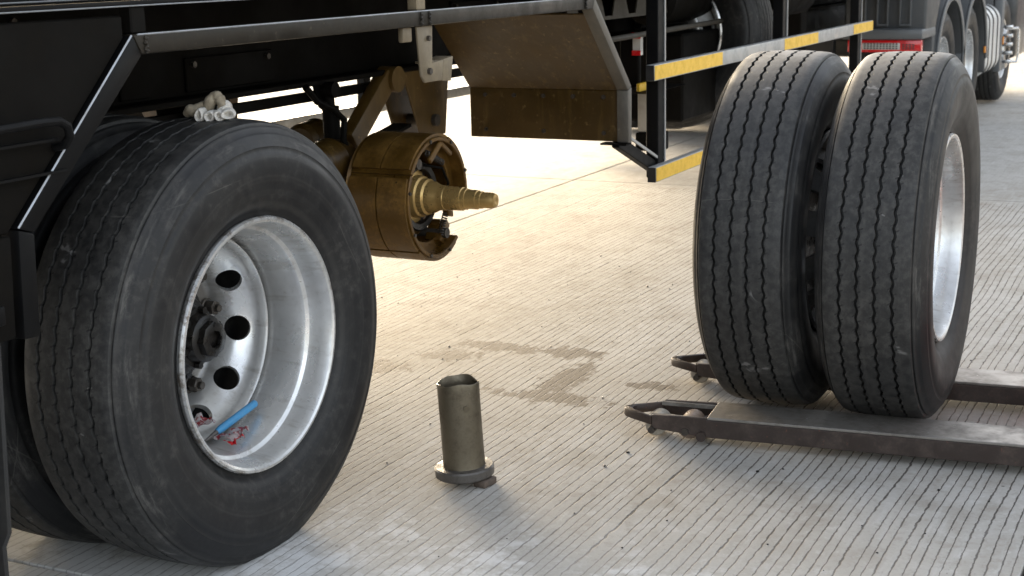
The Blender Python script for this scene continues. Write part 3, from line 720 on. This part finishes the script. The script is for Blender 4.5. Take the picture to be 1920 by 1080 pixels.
# landing gear leg and lateral boxes
b = B(); b.box((9.05, 2.48, .42), (9.19, 2.62, 1.39)); b.box((9.075, 2.505, .20), (9.165, 2.595, .42)); b.bevel(.005, 1); q = P('landing_leg', b, 'black_satin'); b = B(); b.box((9.00, 2.43, .17), (9.24, 2.67, .198)); P('landing_foot', b, 'black_satin', q)
b = B(); b.box((9.05, 3.78, .42), (9.19, 3.92, 1.39)); b.box((9.075, 3.805, .20), (9.165, 3.895, .42)); q = P('landing_leg', b, 'black_satin'); b = B(); b.box((9.00, 3.73, .17), (9.24, 3.97, .198)); P('landing_foot', b, 'black_satin', q)
b = B(); b.lathe([(0, .0001), (0, .10), (.02, .13), (.62, .13), (.64, .10), (.64, .0001)], 'X', 32, (6.35, 2.45, 1.17)); P('air_tank', b, 'black_satin')
b = B(); b.lathe([(0, .0001), (0, .10), (.02, .13), (.62, .13), (.64, .10), (.64, .0001)], 'X', 32, (8.0, 2.4, 1.13)); P('air_tank', b, 'black_satin')
b = B(); b.box((6.4, 2.30, .60), (7.5, 2.95, 1.0)); b.bevel(.01, 1); P('tool_locker', b, 'black_satin')

# ------------------------------------------------------------------ tractor unit ahead
tk = empty('truck_tractor', (11.8, TC, 0)); ORG[tk] = Vector((11.8, TC, 0))
tag(tk, 'dark grey tractor truck with red tail lamp and rounded wheel fenders ahead of the trailer', 'truck')
Q = lambda name, b, mt, parent=tk, smooth=30: obj(name, b, mt, parent, smooth)
KY = 1.90
for s in (0, 1):
    b = B(); y0 = 2.78 if s == 0 else 3.54; b.box((9.7, y0, .70), (14.6, y0+.08, .98)); b.bevel(.004, 1); Q('frame_rail', b, 'truck_black')
b = B(); b.box((9.95, 2.5, .66), (10.02, 3.9, .80)); Q('rear_cross_beam', b, 'truck_black')
b = B(); b.lathe([(0, .02), (0, .42), (.05, .44), (.08, .40), (.08, .02)], 'Z', 40, (11.3, TC, 1.02), close=True); Q('fifth_wheel', b, 'dark_grease')
WX = (10.93, 12.0)
def fender(xc, side, r=.52, back=.0):
    fy = (lambda y: y) if side == 0 else (lambda y: 2*TC-y)
    n = 20; pts = [(xc+math.cos(PI*i/n)*r, .475+math.sin(PI*i/n)*r) for i in range(n+1)]
    outp = [(xc+math.cos(PI*i/n)*(r+.055), .475+math.sin(PI*i/n)*(r+.055)) for i in range(n+1)]
    y0, y1 = sorted((fy(KY), fy(KY+.52)))
    b = B()   # shell
    b.prism([(x, y0, z) for x, z in outp]+[(outp[-1][0], y0, .40), (pts[-1][0]+.0, y0, .40)]+[(x, y0, z) for x, z in pts[::-1]]+[(pts[0][0], y0, .36), (outp[0][0], y0, .36)], (0, y1-y0, 0)); b.bevel(.012, 2, 50)
    f = Q('fender', b, 'fender_grey')
    b = B(); yl = fy(KY-.0); q = sorted((fy(KY-.014), fy(KY-.0005)))
    b.prism([(xc+(x-xc)*1.01, q[0], z) for x, z in outp]+[(x, q[0], z) for x, z in pts[::-1]], (0, q[1]-q[0], 0)); b.bevel(.004, 2, 50); Q('fender_lip', b, 'fender_light', f)
    return f
for s in (0, 1):
    for xc in WX: fender(xc, s)
    fy = (lambda y: y) if s == 0 else (lambda y: 2*TC-y)
    # filler panels between the arches and the sloping rear panel
    def fb(x0, x1, ya, yb, z0, z1, name, mt, bev=.01, par=tk):
        q = sorted((fy(ya), fy(yb))); b = B(); b.box((x0, q[0], z0), (x1, q[1], z1)); b.bevel(bev, 2); return Q(name, b, mt, par)
    # rear wing panel with ribs above the lamp
    q = sorted((fy(KY+.005), fy(KY+.55))); b = B(); b.prism([(10.02, q[0], .80), (10.36, q[0], .80), (10.62, q[0], 1.12), (10.24, q[0], 1.30), (10.06, q[0], 1.30)], (0, q[1]-q[0], 0)); b.bevel(.02, 3); wp = Q('wing_rear_panel', b, 'fender_grey')
    for k in range(3):
        ya = KY+.10+.15*k; qq = sorted((fy(ya), fy(ya+.075)))
        b = B(); b.box((10.0, qq[0], .86), (10.021, qq[1], .872)); b.box((10.0, qq[0], 1.10), (10.03, qq[1], 1.112))
        for e in (0, .068): 
            q2 = sorted((fy(ya+e), fy(ya+e+.008))); b.box((10.0, q2[0], .872), (10.025, q2[1], 1.10))
        Q('panel_rib', b, 'fender_light', wp)
    fb(9.90, 10.36, KY+.0, KY+.54, .775, .842, 'lamp_hood', 'fender_light', .015)
    fb(10.30, 10.40, KY+.01, KY+.40, .50, .80, 'fender_skirt', 'fender_grey')
    # tail lamp
    lm = fb(9.93, 9.99, KY+.012, KY+.50, .690, .771, 'tail_lamp', 'red_lens', .006)
    fb(9.926, 9.9295, KY+.15, KY+.40, .708, .752, 'reverse_lens', 'white_lens', .002, lm)
    for k in range(11):
        for zz in (.713, .727, .741):
            ya = KY+.165+k*.021; fb(9.9232, 9.9258, ya, ya+.0135, zz, zz+.0085, 'lens_grid', 'dark_lens', .0008, lm)
    for k in range(4):
        for zz in (.711, .724, .737): fb(9.9265, 9.9292, KY+.055+k*.022, KY+.070+k*.022, zz, zz+.008, 'lens_grid', 'dark_lens', .0008, lm)
    # rear wheels, dual
    sgn = 1 if s == 0 else -1
    for k, xc in enumerate(WX):
        wy = fy(KY+.045+RW); wh = inst('wheel', RIM_ME, tk, Vector((xc, wy, .475))-ORG[tk], (0, R(20*k), 0 if s == 0 else PI), .89); inst('tyre', TYRE_ME, wh)
        hb = inst('hub', HUB_ME, wh, (0, -RW+.281, 0))
        for n_ in range(10):
            a = R(10+36*n_); inst('wheel_nut', NUT_ME, wh, (math.cos(a)*.1655, -RW+.2815, math.sin(a)*.1655))
        iw = inst('inner_wheel', RIM_ME, tk, Vector((xc, wy+sgn*.315, .475))-ORG[tk], (0, 0, PI if s == 0 else 0), .89); inst('tyre', TYRE_ME, iw)
    # fuel tank with straps
    q = sorted((fy(KY+.0), fy(KY+.56)))
    def rr(x, g=0., n=8, rad=.14):
        ya, yb, z0, z1 = q[0]-g, q[1]+g, .30-g, .885+g; pts = []
        for (cy_, cz_, a0) in ((yb-rad, z1-rad, 0), (ya+rad, z1-rad, 90), (ya+rad, z0+rad, 180), (yb-rad, z0+rad, 270)):
            for i in range(n+1):
                a = R(a0+90*i/n); pts.append((x, cy_+math.cos(a)*(rad+g*0), cz_+math.sin(a)*(rad+g*0)))
        return pts
    b = B(); b.prism(rr(12.56), (.76, 0, 0)); b.bevel(.02, 3, 50); tkn = Q('fuel_tank', b, 'tank_grey')
    for xx in (12.68, 12.88, 13.12):
        b = B(); b.prism(rr(xx, .006), (.03, 0, 0)); Q('tank_strap', b, 'truck_black', tkn)
    fb(12.5, 12.545, KY-.01, KY+.008, .52, .575, 'side_marker', 'amber', .004)
    # front wheel and cab
    wh = inst('wheel', RIM_ME, tk, Vector((13.78, fy(KY+.04+RW), .475))-ORG[tk], (0, 0, 0 if s == 1 else PI), .89); inst('tyre', TYRE_ME, wh)
    q2 = sorted((fy(KY+.0), fy(KY+.07))); b = B(); b.prism([(13.36, q2[0], .30), (13.46, q2[0], .30), (13.54, q2[0], .92), (13.40, q2[0], .95)], (0, q2[1]-q2[0], 0)); b.bevel(.01, 2); Q('step_panel', b, 'fender_light')
    fb(13.38, 13.45, KY+.075, KY+.5, .28, 1.0, 'step_box', 'truck_black')
    fb(13.46, 13.49, KY-.012, KY+.0, .53, .60, 'side_marker', 'amber', .004)
    for k in range(5):
        zz = .36+.075*k; fb(13.56, 13.62, KY-.07, KY+.01, zz, zz+.03, 'step_bolt', 'chrome', .006)
    b = B(); yy = fy(KY-.10); b.tube([(13.6, fy(KY), .66), (13.66, yy, .66), (13.72, yy, .64), (13.72, yy, .40), (13.66, yy, .37), (13.6, fy(KY), .37)], .011, 10); Q('grab_rail', b, 'chrome')
b = B(); b.box((13.42, KY+.02, 1.0), (15.4, 2*TC-KY-.02, 3.2)); b.bevel(.06, 3); Q('cab', b, 'truck_black')
b = B(); b.box((14.3, KY+.0, .35), (15.4, 2*TC-KY, .995)); b.bevel(.05, 3); Q('bumper_side', b, 'truck_black')

# ------------------------------------------------------------------ pallet jack
pj = empty('pallet_jack', (4.20, .45, 0)); pj.rotation_euler = (0, 0, R(6.0))
tag(pj, 'worn steel hand pallet truck whose two forks carry the pair of tyres', 'pallet jack')
J = lambda name, b, mt, parent=pj, smooth=30: obj(name, b, mt, parent, smooth)
FL = 1.130; FWd = .158; ZT = .086
def fork(xc):
    # local: fork runs along +Y from the heel at y=-.12 to the tip
    y0, y1 = -.16, FL
    h = FWd/2
    b = B()
    # top plate up to the roller opening, then two tines joined by a rounded nose
    ys = y1-.265
    b.box((xc-h, y0, ZT-.008), (xc+h, ys, ZT))
    f = J('fork', b.bevel(.002, 1), 'fork_top')
    for sx in (-1, 1):
        b = B(); xo = xc+sx*h; xi = xc+sx*(h-.010)
        pts = [(y0, ZT-.0085), (ys, ZT-.0085), (ys, ZT-.002), (ys+.16, ZT-.006), (ys+.16, .040), (ys, .026), (y0, .026)]
        x0, x1 = sorted((xo, xi)); b.prism([(x0, yy, zz) for yy, zz in pts], (x1-x0, 0, 0)); b.bevel(.002, 1); J('fork_flange', b, 'fork_side', f)
        # tine narrowing to the nose
        b = B(); nz = [(xo, ys+.1605), (xo-sx*.012, ys+.1605), (xc+sx*.016, y1-.035), (xc+sx*.0003, y1-.03), (xc+sx*.0003, y1), (xc+sx*.022, y1-.012), (xc+sx*.050, y1-.055)]
        b.prism([(x, yy, .048) for x, yy in nz], (0, 0, .027)); b.bevel(.006, 2); J('fork_nose', b, 'fork_side', f)
        b = B(); x0, x1 = sorted((xi-sx*.001, xi-sx*.012)); b.box((x0, ys+.001, ZT-.018), (x1, ys+.165, ZT-.007)); J('opening_lip', b, 'fork_top', f)
    for (dy, r, mt) in ((.062, .034, 'roller_brown'), (.160, .031, 'roller_pu')):
        b = B(); b.lathe([(-.038, .012), (-.038, r-.004), (-.034, r), (.034, r), (.038, r-.004), (.038, .012)], 'X', 28, (xc, ys+dy, r+.004)); J('load_roller', b, mt, f)
        b = B(); b.cyl((xc-h-.006, ys+dy, r+.004), (xc+h+.006, ys+dy, r+.004), .010, 14); J('roller_axle', b, 'nut_steel', f)
    b = B(); b.bar((xc+.0, ys-.10, .045), (xc+.0, ys+.03, .050), .06, .014); b.box((xc-.05, ys-.02, .030), (xc+.05, ys+.0, .065)); J('roller_link', b, 'fork_side', f)
    b = B(); b.cyl((xc-h-.012, ys+.015, .030), (xc+h+.012, ys+.015, .030), .014, 14); J('link_pin', b, 'fork_side', f)
    b = B(); b.prism([(xc-h*.5, -.16, ZT+.001), (xc+h*.5, -.16, ZT+.001), (xc+h*.4, -.16, .42), (xc-h*.4, -.16, .42)], (0, -.012, 0)); J('heel_plate', b, 'jack_red', f)
fork(-.286); fork(.268)
# head, pump, steering wheels and tiller (beyond the right edge of the view)
b = B(); b.box((-.36, -.23, .09), (.34, -.175, .44)); b.bevel(.012, 2); J('head_frame', b, 'jack_red')
b = B(); b.cyl((-.01, -.33, .16), (-.01, -.33, .46), .06, 24); b.box((-.09, -.40, .13), (.07, -.23, .20)); b.bevel(.006, 1); J('pump', b, 'jack_red')
for sx in (-1, 1):
    b = B(); b.lathe([(-.025, .02), (-.025, .096), (-.02, .10), (.02, .10), (.025, .096), (.025, .02)], 'X', 32, (-.01+sx*.055, -.33, .10), close=True); J('steer_wheel', b, 'roller_pu')
b = B(); b.tube([(-.01, -.36, .44), (-.01, -.42, .70), (-.01, -.50, 1.05)], .017, 14); b.tube([(-.01, -.50, 1.05), (-.12, -.515, 1.12), (-.13, -.53, 1.19), (-.05, -.54, 1.235), (.03, -.54, 1.235), (.11, -.53, 1.19), (.10, -.515, 1.12), (-.01, -.50, 1.05)], .012, 12); J('tiller', b, 'fork_side')

# ------------------------------------------------------------------ the two loose wheels on the forks
def loose(loc, rz, flip, label, spin):
    t = empty('loose_tyre', (loc[0], loc[1], 0), rz); tag(t, label, 'tyre', 'loose tyres on the pallet jack')
    rm = inst('rim', RIM_DIRTY if flip else RIM_ME, t, (0, 0, loc[2]), (0, R(spin), PI if flip else 0), .985)
    inst('tyre', TYRE_ME, t, (0, 0, loc[2]), (0, R(spin*1.7), PI if flip else 0), 1.0)
    b = B(); c, s_ = math.cos(R(200)), math.sin(R(200)); b.tube([(c*.262, -RW+.03, s_*.262), (c*.262, -RW-.01, s_*.262)], [.007, .005], 10)
    vo = obj('valve', b, 'nut_steel', None, 30); vo.parent = rm
    if flip:
        b = B(); b.lathe([(-.072, .0001), (-.072, .205), (-.060, .218), (.120, .222), (.126, .228), (.145, .228), (.145, .205), (.10, .205), (-.03, .2), (-.03, .0001)], 'Y', 48); d_ = obj('brake_drum', b, 'dark_grease', None, 35, keep=True); d_.parent = t; d_.location = (0, 0, loc[2])
    return t
LZ = .086-.044+TR
loose((4.158, .830, LZ), R(1.2), False, 'loose truck tyre with silver dished rim, nearest the right edge on the forks', 14)
loose((4.166, 1.168, LZ), R(1.2), True, 'loose truck tyre with dark holed disc, left one standing on the forks', 31)

# ------------------------------------------------------------------ flanged sleeve standing on the ground
sl = empty('flanged_sleeve', (3.240, 1.772, 0)); tag(sl, 'oily steel sleeve with round flange standing upright on the concrete', 'sleeve')
tilt = Matrix.Rotation(R(3.4), 4, Vector((.85, .45, 0)).normalized())
tilt = Matrix.Rotation(R(2.6), 4, FW.cross(Vector((0, 0, 1))).cross(Vector((0, 0, 1))).normalized())
def T(b):
    bmesh.ops.transform(b.bm, matrix=tilt, verts=b.bm.verts); return b
def dent(y, r, a):
    k = max(0, (y-.247)/.03); w_ = math.sin(a*2+.6)*.0035+math.sin(a*5+2)*.0018
    return (y+w_*k, r+k*(.0025*math.sin(a*4+1)-.001)) if y > .2 else (y, r)
b = B(); b.lathe([(.046, .0570), (.05, .0560), (.10, .0555), (.15, .0553), (.20, .0555), (.252, .0558), (.272, .0566), (.2755, .0560), (.2765, .0540), (.2735, .0515), (.252, .0505), (.15, .0505), (.05, .0505)], 'Z', 64, warp=dent, close=True)
body = obj('sleeve_tube', T(b), 'tube_zinc', sl, 40)
b = B(); b.cyl((-.034, -.036, .215), (-.039, -.0415, .214), .009, 12); obj('weld_lump', T(b), 'tube_zinc', sl)
b = B(); b.lathe([(.018, .0405), (.018, .075), (.022, .0790), (.041, .0793), (.0455, .0760), (.047, .0585), (.0465, .0405)], 'Z', 64, close=True); fl = obj('flange', T(b), 'flange_steel', sl, 35)
for k in range(6):
    b = B(); a = k*PI/3+.4; b.cyl((math.cos(a)*.0665, math.sin(a)*.0665, .0440), (math.cos(a)*.0665, math.sin(a)*.0665, .0462), .0052, 12); obj('bolt_hole', T(b), 'dark_grease', fl)
for (a, l, hh) in ((R(-98), .048, .030), (R(62), .034, .026), (R(5), .04, .026)):
    rm = Matrix.Rotation(a, 3, 'Z'); b = B(); b.box((.046, -l/2-.004, .0005), (.083 if a == R(-98) else .070, l/2+.004, .0190), rot=rm, piv=(0, 0, 0)); b.bevel(.003, 2); obj('lug', b, 'lug_rust', sl)

# ------------------------------------------------------------------ cotton work gloves on the mounted tyre
gl = empty('work_gloves', (2.665, 2.075, 1.03)); tag(gl, 'crumpled white cotton work gloves lying on top of the mounted tyre', 'gloves')
sidev = Vector((RT.x, RT.y, 0)).normalized(); fwdv = Vector((FW.x, FW.y, 0)).normalized()
def crv(pts, rr, n=6):
    P_ = [Vector(p) for p in pts]; op, orr = [], []
    for i in range(len(P_)-1):
        a, b_, c, d = P_[max(i-1, 0)], P_[i], P_[i+1], P_[min(i+2, len(P_)-1)]
        for k in range(n):
            t = k/n; op.append(.5*((2*b_)+(c-a)*t+(2*a-5*b_+4*c-d)*t*t+(3*b_-a-3*c+d)*t**3)); orr.append((rr[i]*(1-t)+rr[i+1]*t)*(1+.07*math.sin(7*(i+t)+rr[i]*900)))
    op.append(P_[-1]); orr.append(rr[-1]); return op, orr
def gp(u, v, z): return sidev*u+fwdv*v+Vector((0, 0, z))        # u to the right, v away, local frame of the pile
def roll(cx, cz, r, ln, yaw, sq=1.0, pit=0):
    b = B(); d = gp(math.sin(yaw), math.cos(yaw), pit).normalized(); ux = d.cross(Vector((0, 0, 1))).normalized(); uz = ux.cross(d)
    o = gp(cx, -.035, cz); rings = []
    prof = [(.014, r*.30), (.004, r*.42), (-.001, r*.62), (-.002, r*.82), (.003, r*.98), (.012, r*1.03), (ln*.5, r*1.02), (ln*.8, r*.9), (ln, r*.3)]
    for i in range(20):
        a = 2*PI*i/20; wob = 1+.08*math.sin(2*a+cx*200)+.05*math.sin(3*a+cx*90)
        rings.append([b.bm.verts.new(o+d*y+(ux*math.cos(a)*sq+uz*math.sin(a)/sq)*rr_*wob) for y, rr_ in prof])
    for i in range(20):
        A = rings[i]; C_ = rings[(i+1) % 20]
        for j in range(len(prof)-1): b.bm.faces.new((A[j], A[j+1], C_[j+1], C_[j]))
        
    b.bm.faces.new([rg[0] for rg in rings]); b.bm.faces.new([rg[-1] for rg in rings][::-1]); return b
for (cx, cz, r, ln, yaw, sq) in ((-.028, -.003, .0125, .05, .25, .78), (-.005, -.006, .0125, .055, .1, 1.0), (.018, -.005, .0125, .06, -.05, 1.0), (.038, -.002, .0145, .07, -.15, 1.1)):
    obj('rolled_finger', roll(cx, cz, r, ln, yaw, sq), 'glove_cotton', gl, 60)
b = B(); pts = [gp(-.012, .0, .0), gp(-.008, .003, .022), gp(.004, .004, .037), gp(.015, .0, .030), gp(.022, -.008, .012)]
b.tube(*crv(pts, [.010, .0135, .011, .0125, .010]), 16); obj('glove_palm', b, 'glove_grimy', gl, 60)
b = B(); b.tube(*crv([gp(.030, -.01, .006), gp(.024, .002, .010), (gp(.022, .02, .008)), gp(.02, .035, .0)], [.010, .016, .017, .008]), 16); obj('glove_back', b, 'glove_cotton', gl, 60)
b = B(); b.tube(*crv([gp(-.066, .012, -.004), gp(-.054, .006, .004), gp(-.038, .006, .007), gp(-.022, .01, .014), gp(-.008, .014, .004)], [.008, .014, .013, .012, .008]), 16); obj('glove_cuff', b, 'glove_grimy', gl, 60)

# ------------------------------------------------------------------ marker and wrapper lying in the rim
pn = empty('blue_marker', (2.70, 2.105, .28)); tag(pn, 'slim tool with blue plastic handle lying inside the silver rim', 'tool')
def rel(o, *p): return Vector(p)-o.location
a_, c_ = Vector((2.790, 2.105, .3065)), Vector((2.640, 2.100, .2840)); dd_ = (c_-a_).normalized()
b = B(); b.tube([a_-pn.location, a_+dd_*.004-pn.location, c_-pn.location, c_+dd_*.014-pn.location], [.0065, .0095, .0095, .0065], 18); obj('handle', b, 'pen_blue', pn)
b = B(); b.tube([c_+dd_*.0142-pn.location, c_+dd_*.035-pn.location, c_+dd_*.062-pn.location], [.006, .0045, .002], 12); obj('shaft', b, 'pen_tip', pn)
def crumple(cx, cy, cz, L, W_, seed, mt, name, par):
    b = B(); n, k = 12, 8; rnd = random.Random(seed); vs = []
    for i in range(n):
        row = []
        for j in range(k):
            p = Vector((cx+(i/(n-1)-.5)*L, cy+(j/(k-1)-.5)*W_, cz))
            p += Vector(mnoise.noise_vector(p*38+Vector((seed, 0, 0))))*.015; p.z += abs(mnoise.noise(p*60))*.018
            rr_ = math.hypot(p.x-AX['rear'][0], p.z-.5)
            if rr_ > .246: 
                f_ = .246/rr_; p.x = AX['rear'][0]+(p.x-AX['rear'][0])*f_; p.z = .5+(p.z-.5)*f_
            row.append(b.bm.verts.new(p-par.location))
        vs.append(row)
    for i in range(n-1):
        for j in range(k-1): b.bm.faces.new((vs[i][j], vs[i+1][j], vs[i+1][j+1], vs[i][j+1]))
    bmesh.ops.solidify(b.bm, geom=b.bm.faces[:], thickness=.0006)
    return obj(name, b, mt, par, 50)
wp_ = empty('plastic_wrapper', (2.62, 2.10, .27)); tag(wp_, 'crumpled clear plastic wrapper with red print inside the silver rim', 'wrapper')
crumple(2.582, 2.125, .312, .10, .06, 3, 'wrap_clear', 'film', wp_); crumple(2.655, 2.075, .268, .085, .05, 9, 'wrap_clear', 'film', wp_)
crumple(2.635, 2.055, .262, .06, .022, 5, 'wrap_red', 'red_print', wp_)

# ------------------------------------------------------------------ grit on the slab
b = B(); rnd = random.Random(3)
for k in range(170):
    x, y = rnd.uniform(2.5, 6.2), rnd.uniform(.4, 3.2)
    r = rnd.uniform(.0012, .0035)*(1.6 if rnd.random() < .08 else 1)
    r_ = bmesh.ops.create_icosphere(b.bm, subdivisions=1, radius=r, matrix=Matrix.Translation((x, y, r*.5)) @ Matrix.Rotation(rnd.random()*6, 4, 'Z') @ Matrix.Diagonal((1, rnd.uniform(.6, 1.6), .7, 1)))
g_ = obj('grit', b, 'dark_grease', None, 0); g_['kind'] = 'stuff'; g_['label'] = 'small dark stones and crumbs scattered on the concrete'; g_['category'] = 'grit'
# ------------------------------------------------------------------ far boundary wall
b = B(); b.box((27.5, -8, -.03), (27.8, 22, 2.4)); b.box((27.42, -8, 2.4), (27.88, 22, 2.5)); b.bevel(.02, 2); o = obj('boundary_wall', b, 'far_wall', None, 20); tag(o, 'pinkish rendered boundary wall far behind the tractor truck', 'wall')
